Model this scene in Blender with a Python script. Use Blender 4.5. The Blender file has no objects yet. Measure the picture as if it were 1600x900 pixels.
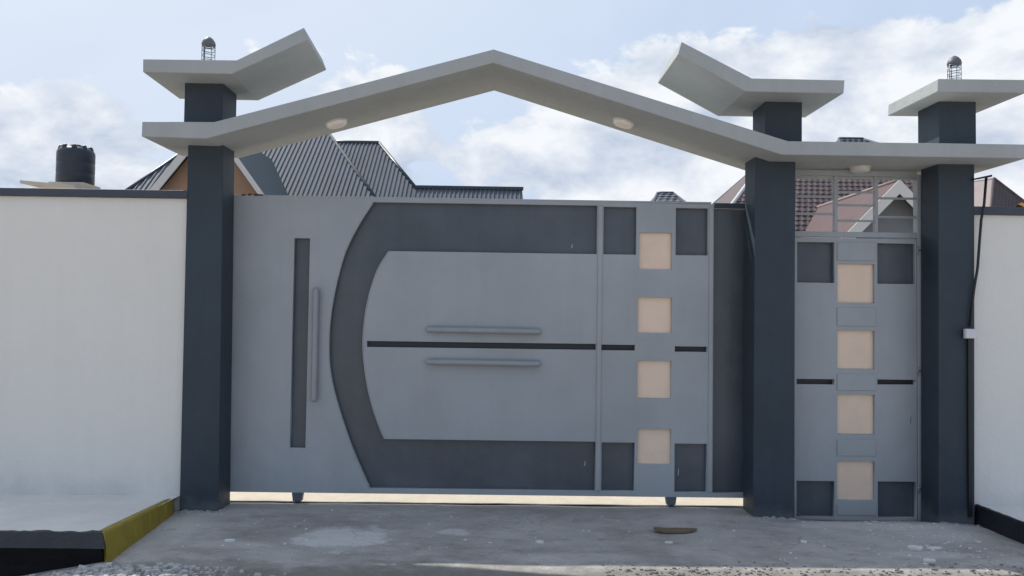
import bpy, bmesh, math, random
from mathutils import Vector, Matrix, noise
random.seed(7)
S = bpy.context.scene
COL = S.collection

# ------------------------------------------------------------------ camera
cam_d = bpy.data.cameras.new('camera'); cam = bpy.data.objects.new('camera', cam_d); COL.objects.link(cam)
cam_d.sensor_width = 36; cam_d.lens = 1200/1600*36; cam_d.clip_end = 3000; cam_d.clip_start = .05
yaw, pitch, roll = map(math.radians, (0.71928, 1.82091, 0.7798))
Fv = Vector((math.sin(yaw)*math.cos(pitch), math.cos(yaw)*math.cos(pitch), math.sin(pitch)))
r0 = Vector((math.cos(yaw), -math.sin(yaw), 0)); u0 = r0.cross(Fv)
rv = r0*math.cos(roll)+u0*math.sin(roll); uv = -r0*math.sin(roll)+u0*math.cos(roll)
M = Matrix((rv, uv, -Fv)).transposed().to_4x4(); M.translation = Vector((0, -5.75, 1.5))
cam.matrix_world = M
S.camera = cam
S.render.resolution_x = 1024; S.render.resolution_y = 576
S.view_settings.view_transform = 'Standard'; S.view_settings.look = 'None'
S.view_settings.exposure = 0.04; S.view_settings.gamma = 1.0

# ------------------------------------------------------------------ sun
SUN_TO = Vector((-.58, .58, 1.0)).normalized()
sd = bpy.data.lights.new('sun', 'SUN'); sun = bpy.data.objects.new('sun', sd); COL.objects.link(sun)
sd.energy = 4.0; sd.angle = math.radians(.6); sd.color = (1.0, .95, .87)
sun.rotation_euler = (-SUN_TO).to_track_quat('-Z', 'Y').to_euler(); sun.location = (-8, 5, 9)

# ------------------------------------------------------------------ sky (world)
W = bpy.data.worlds.new('World'); S.world = W; W.use_nodes = True
nt = W.node_tree; nt.nodes.clear(); L = nt.links
def N(t, **k):
    n = nt.nodes.new(t)
    for a, b in k.items(): setattr(n, a, b)
    return n
def setin(i, v):
    if hasattr(v, 'is_output'): L.new(v, i)
    else: i.default_value = v
def mth(op, a, b=0.0, c=None, clamp=False):
    n = N('ShaderNodeMath', operation=op); n.use_clamp = clamp
    setin(n.inputs[0], a); setin(n.inputs[1], b)
    if c is not None: setin(n.inputs[2], c)
    return n.outputs[0]
def mixc(f, a, b):
    n = N('ShaderNodeMix', data_type='RGBA'); setin(n.inputs[0], f); setin(n.inputs[6], a); setin(n.inputs[7], b); return n.outputs[2]
def sstep(v, lo, hi):
    n = N('ShaderNodeMapRange', interpolation_type='SMOOTHSTEP'); setin(n.inputs[0], v)
    n.inputs[1].default_value = lo; n.inputs[2].default_value = hi; return n.outputs[0]
def fnoise(vec, scale, detail=6, rough=.55, dist=0.0):
    n = N('ShaderNodeTexNoise'); L.new(vec, n.inputs['Vector']); n.inputs['Scale'].default_value = scale
    n.inputs['Detail'].default_value = detail; n.inputs['Roughness'].default_value = rough; n.inputs['Distortion'].default_value = dist
    return n.outputs[0]
tc = N('ShaderNodeTexCoord'); dirv = tc.outputs['Generated']
sky = N('ShaderNodeTexSky', sky_type='NISHITA'); sky.sun_disc = False
sky.sun_elevation = math.asin(SUN_TO.z); sky.sun_rotation = math.atan2(SUN_TO.x, SUN_TO.y)
sky.dust_density = 1.6; sky.ozone_density = 1.2
nis = N('ShaderNodeVectorMath', operation='SCALE'); L.new(sky.outputs[0], nis.inputs[0]); nis.inputs['Scale'].default_value = 1.0
def vadd(v, t):
    n = N('ShaderNodeVectorMath', operation='ADD'); L.new(v, n.inputs[0]); n.inputs[1].default_value = t; return n.outputs[0]
def blob(c, k, w=1.0):
    c = Vector(c).normalized()
    n = N('ShaderNodeVectorMath', operation='DOT_PRODUCT'); L.new(dirv, n.inputs[0]); n.inputs[1].default_value = c
    e = mth('POWER', math.e, mth('MULTIPLY', mth('SUBTRACT', n.outputs['Value'], 1.0), k))
    return mth('MULTIPLY', e, w)
sep = N('ShaderNodeSeparateXYZ'); L.new(dirv, sep.inputs[0])
# cumulus density: general noise + banks where the photograph has them
squash = N('ShaderNodeMapping'); squash.inputs['Scale'].default_value = (1, 1, 1.7); L.new(dirv, squash.inputs[0]); sq = squash.outputs[0]
n_big = fnoise(sq, 2.1, 3, .5)
n_mid = fnoise(sq, 6.0, 9, .56, .25)
n_fin = fnoise(sq, 21.0, 7, .6)
bank = None
for c, k, w in [((.30, .92, .225), 230, .50), ((.385, .89, .25), 230, .66), ((.46, .86, .20), 150, .5), ((.56, .79, .245), 170, .66), ((.21, .95, .24), 420, .48),
                ((.14, .96, .225), 160, .36), ((.205, .95, .14), 120, .30), ((-.54, .82, .17), 300, .40), ((-.44, .87, .15), 220, .42), ((-.16, .97, .19), 200, .3), ((.02, .98, .16), 170, .34)]:
    b = blob(c, k, w); bank = b if bank is None else mth('ADD', bank, b)
dens = mth('ADD', mth('ADD', bank, mth('MULTIPLY', n_mid, 1.25)), mth('ADD', mth('MULTIPLY', n_big, .55), mth('MULTIPLY', n_fin, .22)))
cum = sstep(dens, 1.22, 1.31)
# self shading of the clouds: same noise sampled a little towards the sun
n_off = fnoise(vadd(sq, (-.035, .0, .055)), 6.0, 9, .56, .25)
relief = mth('SUBTRACT', n_mid, n_off)
lit = mth('ADD', .62, mth('ADD', mth('MULTIPLY', relief, 3.6), mth('MULTIPLY', mth('SUBTRACT', n_fin, .5), .5)), clamp=True)
ccol = mixc(lit, (.52, .60, .74, 1), (.90, .93, .97, 1))
# thin high veil, thicker on the sun side
veiln = fnoise(sq, 1.6, 5, .5, .4)
sdot = N('ShaderNodeVectorMath', operation='DOT_PRODUCT'); L.new(dirv, sdot.inputs[0]); sdot.inputs[1].default_value = SUN_TO
sunside = mth('MAXIMUM', sdot.outputs['Value'], 0.0)
veil = mth('ADD', mth('ADD', .55, mth('MULTIPLY', mth('SUBTRACT', veiln, .5), 1.5)), mth('MULTIPLY', sunside, .42), clamp=True)
vcol = mixc(mth('POWER', sunside, 3.0), (.54, .66, .86, 1), (.86, .91, .98, 1))
bgs = N('ShaderNodeBackground'); L.new(nis.outputs[0], bgs.inputs[0]); bgs.inputs[1].default_value = .10
bgv = N('ShaderNodeBackground'); L.new(vcol, bgv.inputs[0]); bgv.inputs[1].default_value = 1.0
bgc = N('ShaderNodeBackground'); L.new(ccol, bgc.inputs[0]); bgc.inputs[1].default_value = 1.0
m1 = N('ShaderNodeMixShader'); L.new(veil, m1.inputs[0]); L.new(bgs.outputs[0], m1.inputs[1]); L.new(bgv.outputs[0], m1.inputs[2])
m2 = N('ShaderNodeMixShader'); L.new(cum, m2.inputs[0]); L.new(m1.outputs[0], m2.inputs[1]); L.new(bgc.outputs[0], m2.inputs[2])
wo = N('ShaderNodeOutputWorld'); L.new(m2.outputs[0], wo.inputs[0])

# ------------------------------------------------------------------ materials
def mat(name, col, rough=.6, var=.12, vscale=3.0, bump=.0, bscale=60, metal=0.0, spec=.5, grime=0.0, gcol=(.2, .18, .15), gscale=2.0, streak=0.0, foot_tone=None, bdist=.01):
    m = bpy.data.materials.new(name); m.use_nodes = True; t = m.node_tree; B = t.nodes['Principled BSDF']; K = t.links
    def nn(ty, **k):
        n = t.nodes.new(ty)
        for a, b in k.items(): setattr(n, a, b)
        return n
    tc = nn('ShaderNodeTexCoord'); g = nn('ShaderNodeNewGeometry')
    no = nn('ShaderNodeTexNoise'); K.new(g.outputs['Position'], no.inputs['Vector']); no.inputs['Scale'].default_value = vscale; no.inputs['Detail'].default_value = 6; no.inputs['Roughness'].default_value = .6
    mr = nn('ShaderNodeMapRange'); K.new(no.outputs[0], mr.inputs[0]); mr.inputs[1].default_value = .3; mr.inputs[2].default_value = .7; mr.inputs[3].default_value = 1-var; mr.inputs[4].default_value = 1+var
    sc = nn('ShaderNodeVectorMath', operation='SCALE'); sc.inputs[0].default_value = col; K.new(mr.outputs[0], sc.inputs['Scale'])
    out = sc.outputs[0]
    if streak:
        mp = nn('ShaderNodeMapping'); mp.inputs['Scale'].default_value = (9, 9, .5); K.new(g.outputs['Position'], mp.inputs[0])
        n3 = nn('ShaderNodeTexNoise'); K.new(mp.outputs[0], n3.inputs['Vector']); n3.inputs['Scale'].default_value = 1.6; n3.inputs['Detail'].default_value = 5
        m3 = nn('ShaderNodeMapRange'); K.new(n3.outputs[0], m3.inputs[0]); m3.inputs[1].default_value = .3; m3.inputs[2].default_value = .7; m3.inputs[3].default_value = 1-streak; m3.inputs[4].default_value = 1+streak
        s3 = nn('ShaderNodeVectorMath', operation='SCALE'); K.new(out, s3.inputs[0]); K.new(m3.outputs[0], s3.inputs['Scale']); out = s3.outputs[0]
    if grime:
        n2 = nn('ShaderNodeTexNoise'); K.new(g.outputs['Position'], n2.inputs['Vector']); n2.inputs['Scale'].default_value = gscale; n2.inputs['Detail'].default_value = 9; n2.inputs['Roughness'].default_value = .7
        m2 = nn('ShaderNodeMapRange'); K.new(n2.outputs[0], m2.inputs[0]); m2.inputs[1].default_value = .52; m2.inputs[2].default_value = .72; m2.inputs[3].default_value = 0; m2.inputs[4].default_value = grime
        mx = nn('ShaderNodeMix', data_type='RGBA'); K.new(m2.outputs[0], mx.inputs[0]); K.new(out, mx.inputs[6]); mx.inputs[7].default_value = (*gcol, 1); out = mx.outputs[2]
    if foot_tone:   # dried mud and dust on pillars and gate, darker wall foot, with a ragged upper edge
        h, amt, sc_ = foot_tone
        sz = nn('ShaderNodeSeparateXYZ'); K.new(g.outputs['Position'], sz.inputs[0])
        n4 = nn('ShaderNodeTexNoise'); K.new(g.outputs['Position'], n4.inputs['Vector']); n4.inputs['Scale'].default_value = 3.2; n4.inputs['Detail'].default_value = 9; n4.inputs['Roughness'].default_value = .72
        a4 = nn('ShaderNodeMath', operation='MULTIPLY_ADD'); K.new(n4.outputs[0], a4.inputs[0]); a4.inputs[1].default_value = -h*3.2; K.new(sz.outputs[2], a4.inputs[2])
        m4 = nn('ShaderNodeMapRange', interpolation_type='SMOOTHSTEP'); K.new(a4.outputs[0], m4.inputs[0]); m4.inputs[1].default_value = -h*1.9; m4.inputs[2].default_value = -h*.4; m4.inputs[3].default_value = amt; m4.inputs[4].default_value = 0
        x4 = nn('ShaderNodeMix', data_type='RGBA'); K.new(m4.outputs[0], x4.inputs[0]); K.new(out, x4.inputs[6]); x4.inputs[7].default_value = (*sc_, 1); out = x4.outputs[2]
    K.new(out, B.inputs['Base Color'])
    B.inputs['Roughness'].default_value = rough; B.inputs['Metallic'].default_value = metal; B.inputs['Specular IOR Level'].default_value = spec
    rr = nn('ShaderNodeMapRange'); K.new(no.outputs[0], rr.inputs[0]); rr.inputs[3].default_value = max(0, rough-.12); rr.inputs[4].default_value = min(1, rough+.12); K.new(rr.outputs[0], B.inputs['Roughness'])
    if bump:
        nb = nn('ShaderNodeTexNoise'); K.new(g.outputs['Position'], nb.inputs['Vector']); nb.inputs['Scale'].default_value = bscale; nb.inputs['Detail'].default_value = 5
        nc = nn('ShaderNodeTexNoise'); K.new(g.outputs['Position'], nc.inputs['Vector']); nc.inputs['Scale'].default_value = bscale/9; nc.inputs['Detail'].default_value = 2
        ad = nn('ShaderNodeMath', operation='MULTIPLY_ADD'); K.new(nc.outputs[0], ad.inputs[0]); ad.inputs[1].default_value = 3.0; K.new(nb.outputs[0], ad.inputs[2])
        bp = nn('ShaderNodeBump'); K.new(ad.outputs[0], bp.inputs['Height']); bp.inputs['Strength'].default_value = bump; bp.inputs['Distance'].default_value = bdist
        K.new(bp.outputs[0], B.inputs['Normal'])
    return m
MT = dict(
    gate=mat('grey_gate_paint', (.36, .388, .415), .38, .10, 1.3, .22, 5, grime=.4, gcol=(.43, .445, .455), gscale=1.7, streak=.02, bdist=.035, foot_tone=(.10, .35, (.38, .36, .33))),
    dark=mat('charcoal_gate_paint', (.086, .102, .122), .32, .20, 1.3, .2, 5, grime=.25, gcol=(.16, .17, .19), gscale=2.2, streak=.05, bdist=.035),
    slit=mat('black_recess_paint', (.02, .026, .036), .5, .1),
    tan=mat('beige_inset_sheet', (.88, .68, .53), .38, .05, 3.0, .05, 20, grime=.3, gcol=(.58, .48, .41), gscale=4),
    slate=mat('slate_blue_masonry_paint', (.030, .046, .064), .62, .18, 1.6, .25, 70, grime=.12, gcol=(.09, .10, .11), gscale=2.5, streak=.06, foot_tone=(.10, .55, (.16, .165, .17))),
    concgrey=mat('grey_green_painted_concrete', (.395, .418, .42), .75, .05, 1.8, .3, 60, grime=.2, gcol=(.34, .35, .34), gscale=2.2, streak=.03),
    white=mat('off_white_wall_paint', (.79, .77, .725), .8, .035, .9, .25, 55, grime=.22, gcol=(.69, .68, .67), gscale=.9, streak=.012, foot_tone=(.30, .8, (.645, .63, .61))),  # colour darkens raggedly towards the wall foot, evening wall and bed
    coping=mat('charcoal_coping_paint', (.055, .066, .09), .6, .12, 3, .3, 60),
    screed=mat('whitewashed_bed', (.665, .655, .64), .9, .05, 1.5, .3, 55, grime=.25, gcol=(.58, .58, .58), gscale=2.2),
    black=mat('black_kerb_paint', (.014, .016, .022), .5, .3, 6, .5, 40, grime=.22, gcol=(.05, .055, .06), gscale=7),
    foot_black=mat('darker_kerb_foot_black', (.006, .0065, .009), .6, .3, 6, .5, 40, spec=.2),  # kerb foot coloured darker than the kerb top
    yellow=mat('mustard_kerb_paint', (.30, .225, .022), .6, .14, 6, .5, 40, grime=.3, gcol=(.13, .10, .03), gscale=8),
    chip=mat('white_plaster_chips', (.75, .75, .73), .9, .15, 12),
    court=mat('brown_courtyard_paving', (.14, .122, .10), .95, .15, 2, .4, 30),
    thresh=mat('pale_sandy_threshold', (.56, .50, .41), .95, .08, 5, .4, 30, grime=.35, gcol=(.40, .30, .22), gscale=7),
    sand=mat('dry_earth', (.46, .40, .33), .95, .15, 1.5, .5, 12),
    card=mat('brown_cardboard', (.17, .13, .085), .9, .2, 14, .4, 60, grime=.4, gcol=(.07, .055, .04), gscale=12),
    metal=mat('dull_steel', (.20, .21, .23), .4, .2, 20, metal=.6),
    wheel=mat('grey_wheel_bracket', (.10, .115, .14), .5, .15, 20),
    tank=mat('black_plastic_tank', (.028, .036, .05), .45, .08, 2),
    roof=mat('blue_grey_metal_roofing', (.105, .122, .148), .65, .22, 1.3, spec=.2, grime=.2, gcol=(.16, .17, .18), gscale=1.0),
    roofd=mat('dark_blue_ridge_metal', (.035, .05, .065), .4, .1, 2),
    valley=mat('smooth_blue_grey_roof_sheet', (.055, .08, .10), .7, .1, 1.2, spec=.2),
    barge=mat('white_bargeboard', (.66, .65, .62), .6, .08, 2, grime=.3, gcol=(.4, .38, .35)),
    tanwall=mat('tan_plaster', (.38, .24, .16), .85, .08, 1.5, .2, 30),
    tile=mat('brown_roof_tiles', (.085, .06, .064), .65, .25, 2.5, .2, 30, grime=.3, gcol=(.12, .09, .09), gscale=3),
    red=mat('faded_red_roof_sheet', (.125, .086, .09), .7, .12, 2.0, spec=.2, grime=.5, gcol=(.17, .115, .115), gscale=1.4),
    pink=mat('pale_pink_grey_roof_sheet', (.25, .20, .195), .6, .1, 2),
    gwall=mat('grey_plaster', (.20, .215, .235), .85, .06, 1.5, .2, 30),
    darkw=mat('dark_timber', (.03, .025, .025), .7),
    cable=mat('black_conduit', (.012, .014, .018), .45, .1),
    plastic=mat('white_plastic', (.68, .68, .72), .4, .03, 8),
    lens=mat('pale_lamp_lens', (.92, .87, .82), .4, .06, 20),
    lamprim=mat('pale_lamp_rim', (.60, .60, .57), .4, .05, 20),
    orange=mat('orange_tarpaulin', (.85, .36, .03), .5, .15, 20),
    plaster=mat('pale_wall_plaster', (.55, .50, .43), .85, .06, 1.2),
)
# concrete of the forecourt: mottled, with pale cement patches and dust
def conc_mat():
    m = bpy.data.materials.new('stained_forecourt_concrete'); m.use_nodes = True; t = m.node_tree; B = t.nodes['Principled BSDF']; K = t.links
    def nn(ty, **k):
        n = t.nodes.new(ty)
        for a, b in k.items(): setattr(n, a, b)
        return n
    g = nn('ShaderNodeNewGeometry')
    def noi(s, d=8, r=.6, scl=(1, 1, 1), dist=0):
        mp = nn('ShaderNodeMapping'); mp.inputs['Scale'].default_value = scl; K.new(g.outputs['Position'], mp.inputs[0])
        n = nn('ShaderNodeTexNoise'); K.new(mp.outputs[0], n.inputs['Vector']); n.inputs['Scale'].default_value = s; n.inputs['Detail'].default_value = d; n.inputs['Roughness'].default_value = r; n.inputs['Distortion'].default_value = dist; return n.outputs[0]
    def rng(v, a, b, c=0, d=1):
        n = nn('ShaderNodeMapRange', interpolation_type='SMOOTHSTEP'); K.new(v, n.inputs[0]); n.inputs[1].default_value = a; n.inputs[2].default_value = b; n.inputs[3].default_value = c; n.inputs[4].default_value = d; return n.outputs[0]
    def mix(f, a, b):
        n = nn('ShaderNodeMix', data_type='RGBA')
        for i, v in ((0, f), (6, a), (7, b)):
            if hasattr(v, 'is_output'): K.new(v, n.inputs[i])
            else: n.inputs[i].default_value = v
        return n.outputs[2]
    def ma(op, a, b):
        n = nn('ShaderNodeMath', operation=op)
        for i, v in ((0, a), (1, b)):
            if hasattr(v, 'is_output'): K.new(v, n.inputs[i])
            else: n.inputs[i].default_value = v
        return n.outputs[0]
    big = noi(1.1, 6, .62, (1, 1.5, 1), .6); med = noi(5.5, 8, .66, (1, 1.4, 1)); fine = noi(42, 6, .7); spk = noi(85, 2, .5)
    c = mix(rng(big, .33, .68), (.33, .308, .292, 1), (.54, .508, .475, 1))
    c = mix(rng(med, .46, .72, 0, .65), c, (.56, .55, .53, 1))
    c = mix(rng(med, .28, .46, .75, 0), c, (.23, .215, .205, 1))
    c = mix(rng(fine, .40, .72, 0, .38), c, (.46, .45, .44, 1))
    c = mix(rng(spk, .70, .76, 0, .8), c, (.68, .68, .66, 1))
    # pale cement smears at fixed places on the slab
    def patch(x, y, rx, ry, st):
        mp = nn('ShaderNodeMapping', vector_type='TEXTURE'); mp.inputs['Location'].default_value = (x, y, 0); mp.inputs['Scale'].default_value = (rx, ry, 1); K.new(g.outputs['Position'], mp.inputs[0])
        sx = nn('ShaderNodeSeparateXYZ'); K.new(mp.outputs[0], sx.inputs[0])
        d = ma('SQRT', ma('ADD', ma('MULTIPLY', sx.outputs[0], sx.outputs[0]), ma('MULTIPLY', sx.outputs[1], sx.outputs[1])), 0)
        d = ma('ADD', d, ma('MULTIPLY', ma('SUBTRACT', med, .5), 2.6))
        return rng(d, .55, 1.15, st, 0)
    for x, y, rx, ry, st in ((-1.03, -.62, .34, .27, .9), (-.31, -.46, .13, .09, .75), (-1.75, -.78, .35, .10, .35), (2.75, -.86, .30, .08, .5), (2.6, -.2, .6, .10, .4), (3.1, -.35, .35, .25, .35), (.45, -.98, .5, .09, .35), (-2.2, -.55, .18, .4, .3)):
        c = mix(patch(x, y, rx, ry, st), c, (.70, .69, .67, 1))
    # dusty front edge of the slab, colour darkened to dim the sunlit strip
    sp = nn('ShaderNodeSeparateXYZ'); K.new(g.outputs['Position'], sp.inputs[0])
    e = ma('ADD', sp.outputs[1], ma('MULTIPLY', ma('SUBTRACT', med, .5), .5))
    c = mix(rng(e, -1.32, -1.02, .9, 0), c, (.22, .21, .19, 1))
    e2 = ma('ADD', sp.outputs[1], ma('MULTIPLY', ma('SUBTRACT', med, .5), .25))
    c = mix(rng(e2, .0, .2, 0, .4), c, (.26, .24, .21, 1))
    # hairline cracks
    vo = nn('ShaderNodeTexVoronoi', feature='DISTANCE_TO_EDGE'); vo.inputs['Scale'].default_value = .8
    mp = nn('ShaderNodeVectorMath', operation='MULTIPLY_ADD'); 
    nz = nn('ShaderNodeTexNoise'); K.new(g.outputs['Position'], nz.inputs['Vector']); nz.inputs['Scale'].default_value = 3; nz.inputs['Detail'].default_value = 6
    K.new(nz.outputs[1], mp.inputs[0]); mp.inputs[1].default_value = (.5, .5, .5); K.new(g.outputs['Position'], mp.inputs[2]); K.new(mp.outputs[0], vo.inputs['Vector'])
    c = mix(rng(vo.outputs[0], .0, .005, .28, 0), c, (.06, .06, .065, 1))
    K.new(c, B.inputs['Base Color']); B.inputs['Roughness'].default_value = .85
    K.new(rng(big, .3, .7, .62, .9), B.inputs['Roughness'])
    h = ma('ADD', ma('MULTIPLY', med, 2.0), ma('MULTIPLY', fine, .7))
    bp = nn('ShaderNodeBump'); K.new(h, bp.inputs['Height']); bp.inputs['Strength'].default_value = .7; bp.inputs['Distance'].default_value = .02; K.new(bp.outputs[0], B.inputs['Normal'])
    return m
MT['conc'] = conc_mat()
def glass_mat():
    m = bpy.data.materials.new('clear_lamp_glass'); m.use_nodes = True; B = m.node_tree.nodes['Principled BSDF']
    B.inputs['Transmission Weight'].default_value = 1; B.inputs['Roughness'].default_value = .05; B.inputs['IOR'].default_value = 1.08; B.inputs['Base Color'].default_value = (.9, .93, .95, 1)
    return m
MT['glass'] = glass_mat()

# ------------------------------------------------------------------ object helpers
def link(o, parent=None):
    COL.objects.link(o)
    if parent: o.parent = parent
    return o
def thing(name, label, cat, loc=(0, 0, 0), group=None):
    o = bpy.data.objects.new(name, None); o.empty_display_size = .1; link(o); o.location = loc
    o['label'] = label; o['category'] = cat
    if group: o['group'] = group
    return o
def tag(o, label=None, cat=None, group=None, kind=None):
    for k, v in (('label', label), ('category', cat), ('group', group), ('kind', kind)):
        if v: o[k] = v
    return o
def obj(name, bm, m, parent=None, smooth=False, bevel=0, seg=2):
    """links a bmesh given in world coordinates as one mesh object"""
    bmesh.ops.recalc_face_normals(bm, faces=bm.faces)
    me = bpy.data.meshes.new(name); bm.to_mesh(me); bm.free()
    if isinstance(m, (list, tuple)):
        for x in m: me.materials.append(x)
    else: me.materials.append(m)
    if smooth:
        for p in me.polygons: p.use_smooth = True
    o = bpy.data.objects.new(name, me); link(o, parent)
    if parent:
        off = Vector(parent.location); q = parent.parent
        while q: off += Vector(q.location); q = q.parent
        me.transform(Matrix.Translation(-off))
    if bevel:
        b = o.modifiers.new('bevel', 'BEVEL'); b.width = bevel; b.segments = seg; b.limit_method = 'ANGLE'; b.angle_limit = math.radians(35)
    return o
def box(bm, x0, x1, y0, y1, z0, z1):
    vs = [bm.verts.new((x, y, z)) for z in (z0, z1) for y in (y0, y1) for x in (x0, x1)]
    for f in ((0, 2, 3, 1), (4, 5, 7, 6), (0, 1, 5, 4), (2, 6, 7, 3), (0, 4, 6, 2), (1, 3, 7, 5)): bm.faces.new([vs[i] for i in f])
def B(*a): bm = bmesh.new(); box(bm, *a); return bm
def prism(bm, A, Bp):
    """two matching vertex loops joined into a solid"""
    a = [bm.verts.new(v) for v in A]; b = [bm.verts.new(v) for v in Bp]; n = len(a)
    bm.faces.new(a); bm.faces.new(b[::-1])
    for i in range(n): bm.faces.new((a[i], a[(i+1) % n], b[(i+1) % n], b[i]))
def tube(bm, path, r, seg=12, cap=True, round_end=False):
    path = [Vector(p) for p in path]; rs = [r]*len(path)
    if round_end:
        d0 = (path[0]-path[1]).normalized(); d1 = (path[-1]-path[-2]).normalized()
        pre = [(path[0]+d0*r*math.sin(a), r*math.cos(a)) for a in (1.45, 1.1, .7, .35)]
        post = [(path[-1]+d1*r*math.sin(a), r*math.cos(a)) for a in (.35, .7, 1.1, 1.45)]
        rs = [x[1] for x in pre]+rs+[x[1] for x in post]; path = [x[0] for x in pre]+path+[x[0] for x in post]
    rings = []
    for i, p in enumerate(path):
        d = (path[min(i+1, len(path)-1)]-path[max(i-1, 0)]).normalized()
        up = Vector((0, 1, 0)) if abs(d.y) < .9 else Vector((1, 0, 0))
        u = d.cross(up).normalized(); v = d.cross(u).normalized()
        rings.append([bm.verts.new(p+(u*math.cos(2*math.pi*k/seg)+v*math.sin(2*math.pi*k/seg))*rs[i]) for k in range(seg)])
    for a, b in zip(rings, rings[1:]):
        for k in range(seg): bm.faces.new((a[k], a[(k+1) % seg], b[(k+1) % seg], b[k]))
    if cap: bm.faces.new(rings[0][::-1]); bm.faces.new(rings[-1])
def lathe(bm, prof, c=(0, 0, 0), seg=24):
    c = Vector(c); rings = []
    for r, z in prof: rings.append([bm.verts.new(c+Vector((max(r, 1e-4)*math.cos(2*math.pi*k/seg), max(r, 1e-4)*math.sin(2*math.pi*k/seg), z))) for k in range(seg)])
    for a, b in zip(rings, rings[1:]):
        for k in range(seg): bm.faces.new((a[k], a[(k+1) % seg], b[(k+1) % seg], b[k]))
    bm.faces.new(rings[0][::-1]); bm.faces.new(rings[-1])
def sheet(name, outer, holes, yf, yb, m, parent, bev=.0025):
    """flat plate in the XZ plane with openings, front face at yf, back at yb"""
    cu = bpy.data.curves.new(name, 'CURVE'); cu.dimensions = '2D'; cu.fill_mode = 'BOTH'; h = (yb-yf)/2
    cu.extrude = h-bev; cu.bevel_depth = bev; cu.bevel_resolution = 1; cu.offset = -bev
    for pts in [outer]+holes:
        s = cu.splines.new('POLY'); s.points.add(len(pts)-1); s.use_cyclic_u = True
        for p, q in zip(s.points, pts): p.co = (q[0], q[1], 0, 1)
    tmp = bpy.data.objects.new('tmp', cu); COL.objects.link(tmp); bpy.context.view_layer.update()
    me = bpy.data.meshes.new_from_object(tmp.evaluated_get(bpy.context.evaluated_depsgraph_get()))
    bpy.data.objects.remove(tmp); bpy.data.curves.remove(cu); me.name = name
    off = Vector(parent.location)
    for v in me.vertices: v.co = Vector((v.co.x, yf+h-v.co.z, v.co.y))-off
    me.materials.clear(); me.materials.append(m)
    return link(bpy.data.objects.new(name, me), parent)
R4 = lambda x0, z0, x1, z1: [(x0, z0), (x1, z0), (x1, z1), (x0, z1)]

# ================================================================== SETTING
def hgt(x, y):
    """gentle unevenness of the forecourt, falling towards the small gate and the road"""
    z = 0.0
    sx = min(1, max(0, (x-1.9)/.5)); sx = sx*sx*(3-2*sx)
    z -= sx*min(.085, max(0, (y+.10)*.25))
    z -= .035*min(1, max(0, (x-3.2)/.4))
    if y < -.9: z -= .03*min(1, (-.9-y)/1.5)
    s = min(1, max(0, (-2.32-x)/.6)); z -= .11*s*min(1, max(0, (-.2-y)/.6))
    z += .006*noise.noise(Vector((x*1.7, y*1.7, 0)))+.003*noise.noise(Vector((x*7, y*7, 3)))
    return z
def grid(name, x0, x1, y0, y1, nx, ny, hf, m):
    bm = bmesh.new(); vs = [[bm.verts.new((x0+(x1-x0)*i/nx, y0+(y1-y0)*j/ny, 0)) for i in range(nx+1)] for j in range(ny+1)]
    for row in vs:
        for v in row: v.co.z = hf(v.co.x, v.co.y)
    for j in range(ny):
        for i in range(nx): bm.faces.new((vs[j][i], vs[j][i+1], vs[j+1][i+1], vs[j+1][i]))
    return tag(obj(name, bm, m, smooth=True), kind='structure')
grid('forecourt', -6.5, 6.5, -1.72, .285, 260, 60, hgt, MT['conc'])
grid('road', -30, 30, -14, -1.70, 120, 60, lambda x, y: -.10+.025*noise.noise(Vector((x*1.3, y*1.3, 5))), MT['sand'])
grid('threshold', -9, 9, .29, 1.3, 120, 12, lambda x, y: .006+.004*noise.noise(Vector((x*5, y*5, 0)))-(.085 if x > 2.35 else 0)*max(0, 1-(y-.3)/.9), MT['thresh'])
grid('courtyard_floor', -9, 9, .30, 11, 90, 50, lambda x, y: .004*noise.noise(Vector((x*2, y*2, 0)))-(.085 if x > 2.35 else 0)*max(0, 1-(y-.3)/2), MT['court'])
bm = bmesh.new(); prism(bm, [(-900, -900, -.14), (900, -900, -.14), (900, 900, -.14), (-900, 900, -.14)], [(-900, -900, -.6), (900, -900, -.6), (900, 900, -.6), (-900, 900, -.6)])
tag(obj('ground', bm, MT['sand']), kind='structure')

# rubble of broken plaster at the left edge of the slab
def rubble(name, n, fx, fy, smin, smax, m, label, cat, flat=.5):
    bm = bmesh.new()
    for _ in range(n):
        x, y = fx(), fy(); s = random.uniform(smin, smax)*random.random()**.6+smin
        k = random.randint(4, 6); a0 = random.random()*6.28; z = hgt(x, y)
        lo = []; hi = []
        for i in range(k):
            a = a0+6.283*i/k+random.uniform(-.3, .3); r = s*random.uniform(.6, 1.1)
            lo.append((x+r*math.cos(a), y+r*math.sin(a)*.8, z-.004)); hi.append((x+r*.75*math.cos(a), y+r*.6*math.sin(a), z+s*flat*random.uniform(.5, 1)))
        prism(bm, hi, lo)
    return tag(obj(name, bm, m), label, cat, kind='stuff')
rubble('rubble', 1300, lambda: random.gauss(-2.2, .33), lambda: random.uniform(-1.6, -1.2), .006, .034, mat('broken_grey_plaster', (.46, .45, .43), .9, .4, 25),
       'broken grey plaster rubble scattered in front of the mustard and black kerb', 'rubble', .6)
rubble('plaster_crumbs', 260, lambda: random.choice((random.uniform(-2.1, 3.3), random.gauss(2.95, .28))), lambda: random.uniform(-1.15, .1), .003, .016, MT['chip'],
       'small white plaster crumbs scattered over the grey forecourt', 'debris', .25)
rubble('edge_gravel', 900, lambda: random.uniform(.6, 3.6), lambda: random.gauss(-1.30, .10), .004, .020, mat('dusty_gravel', (.22, .21, .185), .9, .35, 25),
       'pale dusty gravel along the front edge of the forecourt on the right', 'gravel', .6)

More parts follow.
